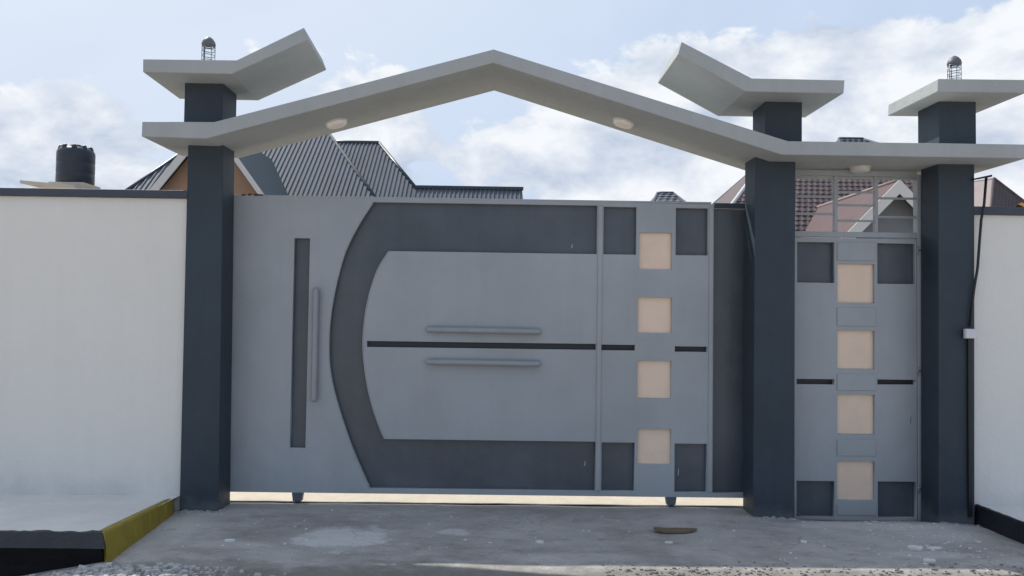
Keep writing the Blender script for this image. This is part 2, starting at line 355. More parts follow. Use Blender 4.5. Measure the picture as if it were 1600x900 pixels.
# ================================================================== BOUNDARY WALLS
def wall(label, x0, x1, y, zb, zc, zt, coplabel):
    w = thing('boundary_wall', label, 'wall', ((x0+x1)/2, y, 0))
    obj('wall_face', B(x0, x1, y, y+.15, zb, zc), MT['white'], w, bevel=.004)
    c = obj('coping', B(x0, x1, y-.035, y+.19, zc, zt), MT['coping'], w, bevel=.008); c['label'] = coplabel
    return w
wall('off-white boundary wall left of the gate under a charcoal coping', -7.5, -2.352, .035, -.2, 2.322, 2.380, 'charcoal painted coping strip')
wall('off-white boundary wall right of the small gate under a charcoal coping', 3.566, 8.5, .035, -.2, 2.292, 2.352, 'charcoal painted coping strip')

# raised beds in front of the walls with painted kerbs
def bed(name, label, loops, mats):
    pass
def wav(x, s=1.0): return noise.noise(Vector((x*6, s*3.1, .7)))
# left: pale screed filling, black kerb along the road, mustard kerb along the drive
bm = bmesh.new(); n = 60; a = []; b = []
prev = None
rows = []
for i in range(n+1):
    x = -7.5+(5.125)*i/n
    rows.append([bm.verts.new(v) for v in [(x, .040, .106), (x, -.30, .115), (x, -.75, .135), (x, -1.07+.012*wav(x), .149), (x, -1.07, -.1)]])
for r1, r2 in zip(rows, rows[1:]):
    for k in range(4): bm.faces.new((r1[k], r2[k], r2[k+1], r1[k+1]))
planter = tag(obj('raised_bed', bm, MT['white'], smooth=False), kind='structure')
kb = thing('kerb', 'black painted kerb along the raised bed under the left wall', 'kerb', (-4.5, -1.1, 0))
bm = bmesh.new(); rows = []
for i in range(141):
    t = i/140; X = lambda e: -7.5+(e+7.5)*t; x = X(-2.37); j = .006*wav(x*2, 2)
    rows.append([bm.verts.new(v) for v in ((x, -1.055+.018*wav(x*2), .10), (x, -1.060+.026*wav(x*2.3), .152+.008*wav(x*3, 5)), (X(-2.366), -1.088+j, .151+.003*wav(x, 9)), (X(-2.318), -1.150+j, .076))])
for r1, r2 in zip(rows, rows[1:]):
    for k in range(3): bm.faces.new((r1[k], r2[k], r2[k+1], r1[k+1]))
bm.faces.new(rows[0]); bm.faces.new(rows[-1][::-1])
obj('kerb_top', bm, MT['black'], kb)
bm = bmesh.new(); rows = []
for i in range(141):
    t = i/140; X = lambda e: -7.5+(e+7.5)*t; x = X(-2.3); j = .006*wav(x*2, 2)
    rows.append([bm.verts.new(v) for v in ((X(-2.36), -1.05, .075), (X(-2.345), -1.147+j, .0745), (X(-2.335), -1.136+j*.5, .03), (X(-2.33), -1.125, -.03), (X(-2.33), -1.12, -.24))])
for r1, r2 in zip(rows, rows[1:]):
    for k in range(4): bm.faces.new((r1[k], r2[k], r2[k+1], r1[k+1]))
bm.faces.new(rows[0]); bm.faces.new(rows[-1][::-1])
obj('kerb_foot', bm, MT['foot_black'], kb)
ky = thing('kerb', 'mustard yellow kerb running from the left pillar towards the road', 'kerb', (-2.35, -.6, 0))
bm = bmesh.new(); rows = []
for i in range(41):
    t = i/40; zt = .152-.042*t; w = .007*wav(t*4, 4); e = max(0, (t-.9)/.1)**2; zt -= .02*e
    Y = lambda y0: y0+(-.005-y0)*t
    rows.append([bm.verts.new(v) for v in ((-2.43-.01*t, Y(-1.06), .02), (-2.425, Y(-1.06), zt-.004), (-2.366-.03*t+w, Y(-1.088), zt+.004*wav(t*9)), (-2.352-.030*t+w-.02*e, Y(-1.095), zt-.010), (-2.302-.078*t+w-.02*e, Y(-1.155), .03), (-2.281-.088*t-.02*e, Y(-1.165), -.03), (-2.28-.088*t, Y(-1.165), -.12))])
for r1, r2 in zip(rows, rows[1:]):
    for k in range(6): bm.faces.new((r1[k], r2[k], r2[k+1], r1[k+1]))
bm.faces.new(rows[0]); bm.faces.new(rows[-1][::-1])
obj('kerb_face', bm, MT['yellow'], ky)
# right: low black kerb running towards the road
kr = thing('kerb', 'low black kerb running from the right pillar towards the road', 'kerb', (3.6, -.6, 0))
bm = bmesh.new(); rows = []
for i in range(61):
    t = i/60; y = .03-1.9*t; x = 3.572+.035*t*4*.5+.004*wav(y*3, 7)
    rows.append([bm.verts.new(v) for v in ((x-.012, y, -.14), (x-.004, y, -.02), (x+.004, y, .098), (x+.012, y, .106+.003*wav(y*4)), (x+.028+.012*wav(y*3), y, .106), (x+.03, y, .02))])
for r1, r2 in zip(rows, rows[1:]):
    for k in range(5): bm.faces.new((r1[k], r2[k], r2[k+1], r1[k+1]))
bm.faces.new(rows[0]); bm.faces.new(rows[-1][::-1])
obj('kerb_face', bm, MT['black'], kr)
bm = bmesh.new(); rows = []
for i in range(21):
    x = 4.9*i/20
    rows.append([bm.verts.new(v) for v in [(3.580+x, .040, .098), (3.612+x, -.75, .104), (3.64+x, -1.87, .104), (3.64+x, -1.87, -.14)]])
for r1, r2 in zip(rows, rows[1:]):
    for k in range(3): bm.faces.new((r1[k], r2[k], r2[k+1], r1[k+1]))
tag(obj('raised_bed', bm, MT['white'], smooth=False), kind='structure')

# ================================================================== GATEWAY: pillars, beam and caps are one cast structure
gw = thing('gateway', 'slate blue pillars carrying a grey zigzag concrete beam over both gates', 'gateway', (0, 0, 0))
def pillar(xb0, xb1, xt0, xt1, zt, z0=-.12):
    bm = bmesh.new()
    prism(bm, [(xb0, 0, z0), (xb1, 0, z0), (xb1, .245, z0), (xb0, .245, z0)], [(xt0, 0, zt), (xt1, 0, zt), (xt1, .245, zt), (xt0, .245, zt)])
    return obj('pillar', bm, MT['slate'], gw, bevel=.006)
pillar(-2.362, -2.072, -2.372, -2.108, 2.78)
pillar(1.892, 2.196, 1.898, 2.206, 2.73)
pillar(3.285, 3.556, 3.293, 3.570, 2.73)
for x0, x1, z0 in ((-2.408, -2.120, 2.80), (1.975, 2.255, 2.70), (3.30, 3.585, 2.72)):
    obj('upper_pillar', B(x0, x1, .0, .30, z0, 3.235 if x0 < 0 else 3.175), MT['slate'], gw, bevel=.006)
def slab(name, top, bot, yf, yr, shift=0.0, rear=None):
    """folded slab: polyline top and bottom of the front face, carried back to the rear"""
    bm = bmesh.new(); n = len(top)
    f = [bm.verts.new((x, yf, z)) for x, z in top]+[bm.verts.new((x, yf, z)) for x, z in bot[::-1]]
    rt = rear or [(x+shift, z) for x, z in top]; rb = [(x+shift, z) for x, z in bot] if rear is None else [(x, z-.1) for x, z in rear]
    r = [bm.verts.new((x, yr, z)) for x, z in rt]+[bm.verts.new((x, yr, z)) for x, z in rb[::-1]]
    m = len(f)
    for i in range(n-1):
        bm.faces.new((f[i], f[i+1], f[m-2-i], f[m-1-i])); bm.faces.new((r[i], r[m-1-i], r[m-2-i], r[i+1]))
    for i in range(m): bm.faces.new((f[i], r[i], r[(i+1) % m], f[(i+1) % m]))
    return obj(name, bm, MT['concgrey'], gw, bevel=.006)
slab('beam', [(-2.60, 2.832), (-2.085, 2.838), (-.088, 3.402), (2.055, 2.768), (2.9, 2.770), (3.80, 2.772)],
     [(-2.602, 2.724), (-2.140, 2.716), (-.088, 3.302), (2.006, 2.668), (2.9, 2.669), (3.80, 2.670)], -.25, .45)
slab('cap', [(-2.607, 3.285), (-1.935, 3.289), (-1.458, 3.535)], [(-2.605, 3.190), (-1.969, 3.188), (-1.424, 3.447)], -.25, .45, -.030)
slab('cap', [(1.276, 3.482), (1.790, 3.223), (2.468, 3.221)], [(1.250, 3.387), (1.744, 3.124), (2.460, 3.123)], -.25, .45, -.005)
slab('cap', [(3.152, 3.243), (3.80, 3.247)], [(3.147, 3.148), (3.80, 3.150)], -.25, .45, -.012)

obj('sun_shade_slab', B(2.10, 3.80, .4505, .66, 2.672, 2.765), MT['concgrey'], gw, bevel=.004)  # added slab behind the beam, keeps sun off the right-hand pillar

# lamps in the soffit
def downlight(x, y, z, tilt, label, r=.086, dome=.024):
    t = thing('ceiling_lamp', label, 'lamp', (x, y, z), 'round lamps under the beam'); t.rotation_euler = (0, tilt, 0)
    bm = bmesh.new(); lathe(bm, [(r*.86, -.012), (r, -.009), (r*1.04, 0), (r*1.04, .02)], seg=32)
    o = obj('lamp_rim', bm, MT['lamprim'], None, True); o.parent = t
    bm = bmesh.new(); lathe(bm, [(.002, -.013-dome), (r*.6, -.012-dome*.97), (r*.80, -.012-dome*.85), (r*.9, -.012-dome*.55), (r*.93, -.012), (r*.93, 0)], seg=32)
    o = obj('lens', bm, MT['lens'] if dome < .037 else MT['lamprim'], None, True); o.parent = t
zl = lambda x: 2.716+(3.302-2.716)/(2.052)*(x+2.140)
zr = lambda x: 3.302-(3.302-2.668)/(2.094)*(x+.088)
downlight(-1.305, .175, zl(-1.305), -math.atan(.2856), 'round beige lamp under the left slope of the beam')
downlight(.925, .175, zr(.925), math.atan(.3028), 'round beige lamp under the right slope of the beam')
downlight(2.775, .17, 2.677, 0, 'round white dome lamp under the beam above the small gate', .080, .038)

# cage lanterns on the caps
def lantern(x, y, z, label):
    t = thing('cage_lantern', label, 'lantern', (x, y, z), 'cage lanterns on the pillar caps')
    def part(name, bm, m, smooth=True): o = obj(name, bm, m, None, smooth); o.parent = t
    bm = bmesh.new(); lathe(bm, [(.058, 0), (.058, .02), (.046, .03), (.044, .075), (.040, .08)]); part('base', bm, MT['metal'])
    bm = bmesh.new(); lathe(bm, [(.034, .08), (.037, .10), (.037, .20), (.028, .225)]); part('glass', bm, MT['glass'])
    bm = bmesh.new()
    for zz in (.105, .145, .185, .215):
        tube(bm, [(.047*math.cos(a), .047*math.sin(a), zz) for a in [2*math.pi*k/20 for k in range(21)]], .0028, 6, False)
    for k in range(6):
        a = 2*math.pi*(k+.3)/6; tube(bm, [(.047*math.cos(a), .047*math.sin(a), .07), (.047*math.cos(a), .047*math.sin(a), .24)], .0026, 6)
    part('cage', bm, MT['metal'])
    bm = bmesh.new(); lathe(bm, [(.050, .222), (.052, .232), (.046, .254), (.030, .276), (.010, .290), (.004, .292)]); part('dome', bm, mat('dull_lantern_dome', (.13, .135, .15), .5, .1))
lantern(-2.275, .10, 3.287, 'wire cage lantern on the cap of the left pillar')
lantern(3.478, .10, 3.243, 'wire cage lantern on the cap of the right-hand pillar')

# ================================================================== SLIDING GATE
YF, YB = .262, .303
sg = thing('sliding_gate', 'wide grey sliding metal gate with dark curved band and beige insets', 'gate', (0, .27, .08))
def arc(pts, n=5):
    """smooth polyline through the points (Catmull-Rom)"""
    out = []
    P = [pts[0]]+pts+[pts[-1]]
    for i in range(1, len(P)-2):
        p0, p1, p2, p3 = P[i-1:i+3]
        for k in range(n):
            t = k/n; out.append(tuple(.5*((2*p1[j])+(-p0[j]+p2[j])*t+(2*p0[j]-5*p1[j]+4*p2[j]-p3[j])*t*t+(-p0[j]+3*p1[j]-3*p2[j]+p3[j])*t**3) for j in (0, 1)))
    return out+[pts[-1]]
OUT = arc([(-1.020, 2.350), (-1.136, 2.160), (-1.235, 1.945), (-1.303, 1.672), (-1.340, 1.400), (-1.342, 1.130), (-1.310, .924), (-1.251, .720), (-1.165, .479), (-1.089, .300), (-1.006, .123)])
INN = arc([(-.902, .503), (-.982, .704), (-1.043, .927), (-1.078, 1.176), (-1.077, 1.375), (-1.045, 1.601), (-.980, 1.817), (-.892, 1.968)])
CBAND = OUT+[(.742, .121), (.742, .501)]+INN+[(.738, 1.967), (.738, 2.350)]
SLOT = R4(-1.632, .427, -1.510, 2.058)
SQ = [R4(.789, 1.967, 1.048, 2.342), R4(.791, .123, 1.048, .497), R4(1.359, 1.969, 1.613, 2.341), R4(1.362, .119, 1.614, .494)]
SL = [R4(-1.050, 1.216, .738, 1.262), R4(.780, 1.214, 1.046, 1.258), R4(1.358, 1.210, 1.613, 1.252)]
TN = [R4(1.073, 1.851, 1.328, 2.142), R4(1.066, 1.354, 1.331, 1.632), R4(1.067, .843, 1.330, 1.136), R4(1.073, .331, 1.333, .604)]
RD = R4(1.660, .117, 2.03, 2.338)
OUTER = [(-2.34, .084), (2.06, .078), (2.06, 2.374), (-2.34, 2.390)]
sheet('face_plate', OUTER, [CBAND, SLOT]+SQ+SL+TN+[RD], YF, YB, MT['gate'], sg)
def back(name, x0, z0, x1, z1, y, m, parent):
    return obj(name, B(x0, x1, y, y+.006, z0, z1), m, parent)
cb = back('recessed_band', -1.36, .10, .76, 2.365, YB+.004, MT['dark'], sg); cb['label'] = 'dark curved recessed band'
back('recessed_slot', -1.65, .41, -1.49, 2.075, YB+.005, MT['dark'], sg)
for q in SQ: back('recessed_square', q[0][0]-.012, q[0][1]-.012, q[2][0]+.012, q[2][1]+.012, YB+.006, MT['dark'], sg)
for i, q in enumerate(SL): back('slit', q[0][0]-.01, q[0][1]-.01, q[2][0]+.01, q[2][1]+.01, YB-.002 if i == 0 else YB+.009, MT['slit'], sg) if i else obj('slit', B(-1.051, .739, YB-.010, YB+.003, 1.215, 1.263), MT['slit'], sg)
for q in TN:
    o = back('beige_inset', q[0][0]+.0005, q[0][1]+.0005, q[2][0]-.0005, q[2][1]-.0005, YF+.026, MT['tan'], sg); o['label'] = 'beige square inset'
back('recessed_end_panel', 1.645, .10, 2.05, 2.35, YB+.012, MT['dark'], sg)
# raised edge bars and trim
for x0, x1 in ((.746, .780), (1.622, 1.654)):
    obj('edge_bar', B(x0, x1, YF-.010, YF-.0005, .122, 2.348), MT['gate'], sg, bevel=.003)
obj('end_channel', B(1.66, 2.055, YF-.012, YF-.001, 2.343, 2.383), MT['slate'], sg, bevel=.003)
obj('top_lip', B(-2.335, 1.64, YF+.002, YB+.02, 2.378, 2.392), MT['gate'], sg, bevel=.002)
obj('bottom_rail', B(-2.33, 2.05, YB+.03, YB+.06, .090, .125), MT['wheel'], sg, bevel=.003)
# thin bead around the band
bm = bmesh.new(); tube(bm, [(x, YF-.001, z) for x, z in OUT], .004, 6); obj('edge_bead', bm, MT['gate'], sg, True)
bm = bmesh.new(); tube(bm, [(x, YF-.001, z) for x, z in INN], .004, 6); obj('edge_bead', bm, MT['gate'], sg, True)
def handle(p, q, r, ax):
    bm = bmesh.new(); tube(bm, [p, q], r, 16, round_end=True)
    P, Q = Vector(p), Vector(q); h = obj('handle', bm, mat('handle_paint', (.31, .33, .35), .32, .08, 10, streak=.0) if 'hp' not in MT else MT['hp'], sg, True)
    for t in (.12, .88):
        c = P.lerp(Q, t); bm = bmesh.new(); tube(bm, [c, (c.x, YF+.001, c.z)], r*.45, 10)
        obj('handle_post', bm, MT['gate'], h, True)
    return h
MT['hp'] = mat('handle_paint', (.31, .33, .35), .32, .08, 10)
handle((-.565, .225, 1.358), (.285, .225, 1.353), .024, 0)
handle((-.565, .225, 1.108), (.285, .225, 1.103), .024, 0)
handle((-1.444, .225, .81), (-1.446, .225, 1.65), .024, 1)
for x in (-1.565, 1.338):
    bm = bmesh.new(); prism(bm, [(x-.043, YF, .082), (x+.043, YF, .082), (x+.034, YF, .018), (x-.034, YF, .018)], [(x-.043, YF+.05, .082), (x+.043, YF+.05, .082), (x+.034, YF+.05, .018), (x-.034, YF+.05, .018)])
    w = obj('wheel_bracket', bm, MT['wheel'], sg, bevel=.003)
    bm = bmesh.new(); tube(bm, [(x, YF+.008, .026), (x, YF+.042, .026)], .024, 20); obj('wheel', bm, MT['metal'], w, True)
# rust spots along the top left edge
bm = bmesh.new()
for x in (-2.05, -2.0, -1.955, -1.93, -1.90): box(bm, x, x+random.uniform(.015, .035), YF-.003, YB+.022, 2.385, 2.397+random.uniform(0, .006))
obj('rusty_weld', bm, mat('rust', (.12, .07, .045), .9, .3, 40), sg)

# ================================================================== SMALL GATE
pg = thing('pedestrian_gate', 'narrow grey metal gate with four beige squares between two pillars', 'gate', (2.78, .27, -.08))
pSQ = [R4(2.320, 1.767, 2.614, 2.087), R4(2.956, 1.766, 3.256, 2.086), R4(2.319, -.060, 2.615, .216), R4(2.957, -.060, 3.258, .218)]
pSL = [R4(2.318, .968, 2.614, 1.010), R4(2.955, .974, 3.256, 1.013)]
pTN = [R4(2.640, 1.611, 2.932, 1.918), R4(2.640, 1.093, 2.932, 1.394), R4(2.640, .582, 2.932, .892), R4(2.638, .069, 2.931, .372)]
sheet('door_plate', [(2.300, -.085), (3.268, -.085), (3.268, 2.122), (2.300, 2.122)], pSQ+pSL+pTN, YF, YB, MT['gate'], pg)
for q in pSQ: back('recessed_square', q[0][0]-.012, q[0][1]-.012, q[2][0]+.012, q[2][1]+.012, YB+.006, MT['dark'], pg)
for q in pSL: back('slit', q[0][0]-.01, q[0][1]-.01, q[2][0]+.01, q[2][1]+.01, YB+.007, MT['slit'], pg)
for q in pTN: back('beige_inset', q[0][0]+.0005, q[0][1]+.0005, q[2][0]-.0005, q[2][1]-.0005, YF+.026, MT['tan'], pg)
obj('side_frame', B(3.272, 3.37, YF-.004, YB+.02, -.085, 2.635), MT['gate'], pg, bevel=.004)
obj('side_frame', B(2.13, 2.297, YF+.001, YB+.02, -.085, 2.635), MT['gate'], pg, bevel=.004)
# proud plates between the beige squares
for z0, z1 in ((1.945, 2.09), (1.43, 1.575), (.925, 1.055), (.415, .545), (-.045, .035)):
    obj('trim_plate', B(2.634, 2.940, YF-.007, YF-.0006, z0, z1), MT['gate'], pg, bevel=.003)
# overhead grille
obj('grille_rail', B(2.297, 3.272, YF, YF+.04, 2.130, 2.172), MT['gate'], pg, bevel=.004)
obj('grille_rail', B(2.297, 3.272, YF, YF+.04, 2.616, 2.658), MT['gate'], pg, bevel=.004)
for x in (2.628, 2.950): obj('grille_post', B(x-.014, x+.014, YF+.002, YF+.036, 2.172, 2.616), MT['gate'], pg, bevel=.003)
light = mat('pale_grille_bar_paint', (.34, .38, .40), .4, .06, 8)
for x0, x1, zs in ((2.297, 2.614, (2.600, 2.450, 2.312)), (2.642, 2.936, (2.602, 2.490, 2.385, 2.262)), (2.964, 3.272, (2.602, 2.445, 2.296))):
    for z in zs: obj('grille_bar', B(x0, x1, YF+.006, YF+.030, z-.008, z+.008), light, pg, bevel=.003)
for x, z, h, rt in ((.545, 2.03, .035, sg), (.665, .325, .04, sg), (1.400, .265, .055, sg), (3.215, .70, .06, pg)):
    bm = bmesh.new(); yy = YB+.003 if rt is sg else YF-.0012
    prism(bm, [(x-.003, yy, z-h*.4), (x+.002, yy, z-h/2), (x+.006, yy, z+h*.4), (x+.003, yy, z+h/2)], [(x-.003, yy+.001, z-h*.4), (x+.002, yy+.001, z-h/2), (x+.006, yy+.001, z+h*.4), (x+.003, yy+.001, z+h/2)])
    obj('scuff_mark', bm, MT['lamprim'] if rt is sg else MT['dark'], rt)
for z in (2.0, 1.05, .13):
    bm = bmesh.new(); tube(bm, [(3.272, YF-.008, z), (3.272, YF-.008, z+.07)], .006, 10); obj('hinge', bm, MT['hp'], pg, True)
    obj('hinge_pin', B(3.272, 3.318, YF-.010, YF-.004, z+.03, z+.038), MT['slit'], pg)

# ================================================================== CONDUIT, JUNCTION BOX
cd = thing('conduit', 'black conduit running down the edge of the right-hand pillar', 'conduit', (3.52, -.03, 0))
bm = bmesh.new(); tube(bm, [(3.640, -.030, 2.57), (3.622, -.030, 2.36), (3.600, -.028, 2.24), (3.572, -.026, 1.88), (3.545, -.022, 1.71), (3.515, -.018, 1.44)], .0095, 10); obj('pipe', bm, MT['cable'], cd, True)
obj('trunking', B(3.500, 3.528, -.022, -.002, .02, 1.42), MT['cable'], cd, bevel=.003)
bm = bmesh.new(); prism(bm, [(3.540, -.04, 2.545), (3.680, -.04, 2.572), (3.680, -.04, 2.588), (3.540, -.04, 2.556)], [(3.540, -.01, 2.545), (3.680, -.01, 2.572), (3.680, -.01, 2.588), (3.540, -.01, 2.556)])
obj('bracket_arm', bm, MT['cable'], cd, bevel=.002)
jb = thing('junction_box', 'small white junction box on the right-hand pillar beside the conduit', 'junction box', (3.505, -.03, 1.39))
obj('box_body', B(3.462, 3.554, -.052, -.023, 1.352, 1.424), MT['plastic'], jb, bevel=.004)
obj('box_lid', B(3.466, 3.550, -.058, -.0525, 1.356, 1.420), MT['plastic'], jb, bevel=.002)
# orange cloth on the coping
bm = bmesh.new(); rows = []
for i in range(17):
    x = 3.955+.30*i/16
    rows.append([bm.verts.new((x, .02+.03*j, 2.356+(.030+.018*wav(x*5, j))*math.sin(math.pi*min(1, max(0, (j)/4)))+.006*wav(x*9, j+3))) for j in range(5)])
for r1, r2 in zip(rows, rows[1:]):
    for k in range(4): bm.faces.new((r1[k], r2[k], r2[k+1], r1[k+1]))
oc = obj('orange_cloth', bm, MT['orange']); tag(oc, 'bright orange cloth lying on the coping at the right edge', 'cloth'); s = oc.modifiers.new('solid', 'SOLIDIFY'); s.thickness = .004

# ================================================================== LITTER ON THE FORECOURT
bm = bmesh.new()
top = [(1.062, -.44), (1.075, -.385), (1.15, -.372), (1.26, -.366), (1.345, -.372), (1.372, -.400), (1.335, -.435), (1.285, -.463), (1.20, -.478), (1.13, -.476), (1.095, -.462)]
zc = [.034, .030, .020, .017, .018, .022, .020, .017, .017, .020, .026]
a = [bm.verts.new((x, y, hgt(x, y)+z)) for (x, y), z in zip(top, zc)]; b = [bm.verts.new((x, y, hgt(x, y)+z-.012)) for (x, y), z in zip(top, zc)]
ca = bm.verts.new((1.21, -.42, .024)); cbv = bm.verts.new((1.21, -.42, .010))
for i in range(len(a)):
    j = (i+1) % len(a); bm.faces.new((a[i], a[j], ca)); bm.faces.new((b[j], b[i], cbv)); bm.faces.new((a[i], b[i], b[j], a[j]))
tag(obj('cardboard_scrap', bm, MT['card']), 'flattened brown cardboard scrap lying on the forecourt before the sliding gate', 'cardboard')
def flake(x, y, rx, ry, label):
    bm = bmesh.new(); n = 9; a0 = random.random(); hi = []; lo = []
    for k in range(n):
        a = 2*math.pi*k/n; s = random.uniform(.65, 1.1); px, py = x+rx*s*math.cos(a), y+ry*s*math.sin(a); z = hgt(px, py)
        hi.append((px, py, z+.008+.004*random.random())); lo.append((px, py, z-.002))
    prism(bm, hi, lo); tag(obj('plaster_flake', bm, MT['chip']), label, 'plaster flake', 'white plaster flakes on the forecourt')
flake(-1.73, -.72, .045, .018, 'white plaster flake right of the mustard kerb')
flake(2.72, -.72, .055, .035, 'largest white plaster flake before the right-hand pillar')
flake(2.84, -.73, .045, .02, 'white plaster flake just right of the largest flake')
flake(2.66, -.98, .042, .028, 'white plaster flake nearest the road in front of the right-hand pillar')
flake(2.03, -.62, .022, .018, 'white plaster flake before the small gate')
flake(.27, -.68, .028, .02, 'white plaster flake left of the cardboard scrap')
flake(1.12, -.66, .028, .016, 'white plaster flake just in front of the cardboard scrap')

# cement crusts where the pillars meet the ground
def crust(x0, x1, y0, y1, label, n=26):
    bm = bmesh.new()
    for _ in range(n):
        x, y = random.uniform(x0, x1), random.uniform(y0, y1); s = random.uniform(.01, .03); z = hgt(x, y)
        k = 5; hi = [(x+s*.6*math.cos(6.28*i/k), y+s*.6*math.sin(6.28*i/k), z+s*random.uniform(.2, .6)) for i in range(k)]; lo = [(x+s*1.3*math.cos(6.28*i/k), y+s*1.3*math.sin(6.28*i/k), z-.003) for i in range(k)]
        prism(bm, hi, lo)
    tag(obj('cement_crust', bm, mat('crusty_cement', (.30, .31, .32), .95, .3, 30)), label, 'cement', kind='stuff')
crust(-2.36, -2.05, -.05, .0, 'cement crust along the foot of the left pillar')
crust(1.85, 2.22, -.05, .0, 'cement crust along the foot of the middle pillar')
crust(3.27, 3.60, -.07, .0, 'cement crust along the foot of the right-hand pillar', 44)

# ================================================================== HOUSES BEHIND
def slope_poly(bm, P, th=.06):
    prism(bm, P, [(x, y, z-th) for x, y, z in P])
def span(P, x):
    ys = []
    for i in range(len(P)):
        a, b = P[i], P[(i+1) % len(P)]
        if (a[0]-x)*(b[0]-x) < 0: ys.append(a[1]+(b[1]-a[1])*(x-a[0])/(b[0]-a[0]))
    return (min(ys), max(ys)) if len(ys) >= 2 else None
def ribbed(name, P, zf, parent, m, pitch=.132, rh=.036, label=None):
    bm = bmesh.new(); slope_poly(bm, P)
    x = min(p[0] for p in P)+.03
    while x < max(p[0] for p in P):
        s = span(P, x)
        if s and s[1]-s[0] > .05:
            y0, y1 = s[0]+.01, s[1]-.02; w = pitch*.27; t = pitch*.10
            prism(bm, [(x-w, y0, zf(y0)), (x-t, y0, zf(y0)+rh), (x+t, y0, zf(y0)+rh), (x+w, y0, zf(y0))], [(x-w, y1, zf(y1)), (x-t, y1, zf(y1)+rh), (x+t, y1, zf(y1)+rh), (x+w, y1, zf(y1))])
        x += pitch
    o = obj(name, bm, m, parent)
    if label: o['label'] = label
    return o
def capline(parent, pts, w, m, name='ridge_cap'):
    bm = bmesh.new(); tube(bm, pts, w, 8); return obj(name, bm, m, parent, True)
# --- house with blue grey metal roof
h1 = thing('house', 'house with ribbed blue-grey metal roof and tan gable behind the left pillar', 'house', (-6, 16, 0))
zA = lambda y: 4.35+.85*(y-15)
zB = lambda y: 4.7+.85*(y-17)
def onp(zf, pts): return [(x, y, zf(y)) for x, y in pts]
PA = onp(zA, [(-11.0, 14.1), (-8.88, 18.5), (-5.74, 18.5), (-2.70, 14.1)])
ribbed('roof_sheet', PA, zA, h1, MT['roof'])
PB = onp(zB, [(-5.75, 16.3), (-6.16, 19.83), (-4.20, 19.83), (-2.72, 17.70), (-2.72, 16.3)])
PC = onp(zB, [(-2.71, 16.3), (-2.71, 17.66), (.56, 17.66), (.64, 16.3)])
ribbed('roof_sheet', PB, zB, h1, MT['roof']); ribbed('roof_sheet', PC, zB, h1, MT['roof'])
capline(h1, [PA[0], PA[1]], .06, MT['roofd'], 'hip_cap'); capline(h1, [PA[2], PA[3]], .05, MT['valley'], 'hip_cap')
capline(h1, [PA[1], PA[2]], .07, MT['roofd'])
capline(h1, [PB[1], PB[2]], .07, MT['roofd']); capline(h1, [PB[2], PB[3]], .06, MT['roofd'], 'hip_cap')
obj('ridge_cap', B(-2.74, .60, 17.58, 17.74, zB(17.66)-.02, zB(17.66)+.075), MT['roofd'], h1)
# rear slopes so the roofs are closed
bm = bmesh.new(); slope_poly(bm, [PA[1], PA[2], (-3.0, 23.0, 3.6), (-10.9, 23.0, 3.6)]); obj('rear_slope', bm, MT['roof'], h1)
bm = bmesh.new(); slope_poly(bm, [PB[1], PB[2], (-2.6, 23.2, 4.2), (-6.2, 23.2, 4.2)]); obj('rear_slope', bm, MT['roof'], h1)
bm = bmesh.new(); slope_poly(bm, [(-2.71, 17.66, PC[1][2]), (.56, 17.66, PC[2][2]), (.5, 19.0, 4.1), (-2.71, 19.0, 4.1)]); obj('rear_slope', bm, MT['roof'], h1)
bm = bmesh.new(); slope_poly(bm, [PA[2], PA[3], (-2.9, 22.6, 3.7)]); obj('side_slope', bm, MT['roof'], h1)
bm = bmesh.new(); slope_poly(bm, [PB[2], PB[3], (-2.7, 22, 4.6)]); obj('side_slope', bm, MT['roof'], h1)
obj('wall', B(-10.4, -3.2, 14.6, 22.4, -.1, 3.5), MT['plaster'], h1); obj('wall', B(-3.1, .3, 16.6, 18.7, -.1, 4.1), MT['plaster'], h1)
# gable in front of it
ax, az, lx, rx, gz = -6.84, 5.90, -8.46, -5.30, 3.81
gk = (az-gz)/(ax-lx); gk2 = (az-gz)/(rx-ax); YG = 12.0
yint = lambda z: 15+(z-4.35)/.85
bm = bmesh.new(); slope_poly(bm, [(ax, YG, az), (rx, YG, gz), (rx, yint(gz)+.1, gz), (ax, yint(az)+.1, az)], .05); obj('gable_slope', bm, MT['valley'], h1)
bm = bmesh.new(); slope_poly(bm, [(ax, YG, az), (lx, YG, gz), (lx, yint(gz)+.1, gz), (ax, yint(az)+.1, az)], .05); obj('gable_slope', bm, MT['valley'], h1)
def rake(parent, apex, foot, y0, w, th, m):
    a, f = Vector(apex), Vector(foot); d = (f-a).normalized(); nrm = Vector((0, 0, -1)) if True else None
    v = Vector((0, 0, -w/abs(d.x)))
    bm = bmesh.new(); prism(bm, [(a.x, y0, a.z), (f.x, y0, f.z), (f.x, y0, f.z+v.z), (a.x, y0, a.z+v.z)], [(a.x, y0+th, a.z), (f.x, y0+th, f.z), (f.x, y0+th, f.z+v.z), (a.x, y0+th, a.z+v.z)])
    return obj('bargeboard', bm, m, parent)
rake(h1, (ax, YG, az+.02), (lx, YG, gz+.02), YG-.035, .17, .03, MT['barge'])
rake(h1, (ax, YG, az+.02), (rx, YG, gz+.02), YG-.038, .11, .03, MT['barge'])
bm = bmesh.new(); prism(bm, [(lx+.25, YG+.3, -.1), (rx-.25, YG+.3, -.1), (rx-.25, YG+.3, 4.05), (ax, YG+.3, az-.12), (lx+.25, YG+.3, 4.05)], [(lx+.25, YG+2.4, -.1), (rx-.25, YG+2.4, -.1), (rx-.25, YG+2.4, 4.05), (ax, YG+2.4, az-.12), (lx+.25, YG+2.4, 4.05)])
obj('gable_wall', bm, MT['tanwall'], h1)

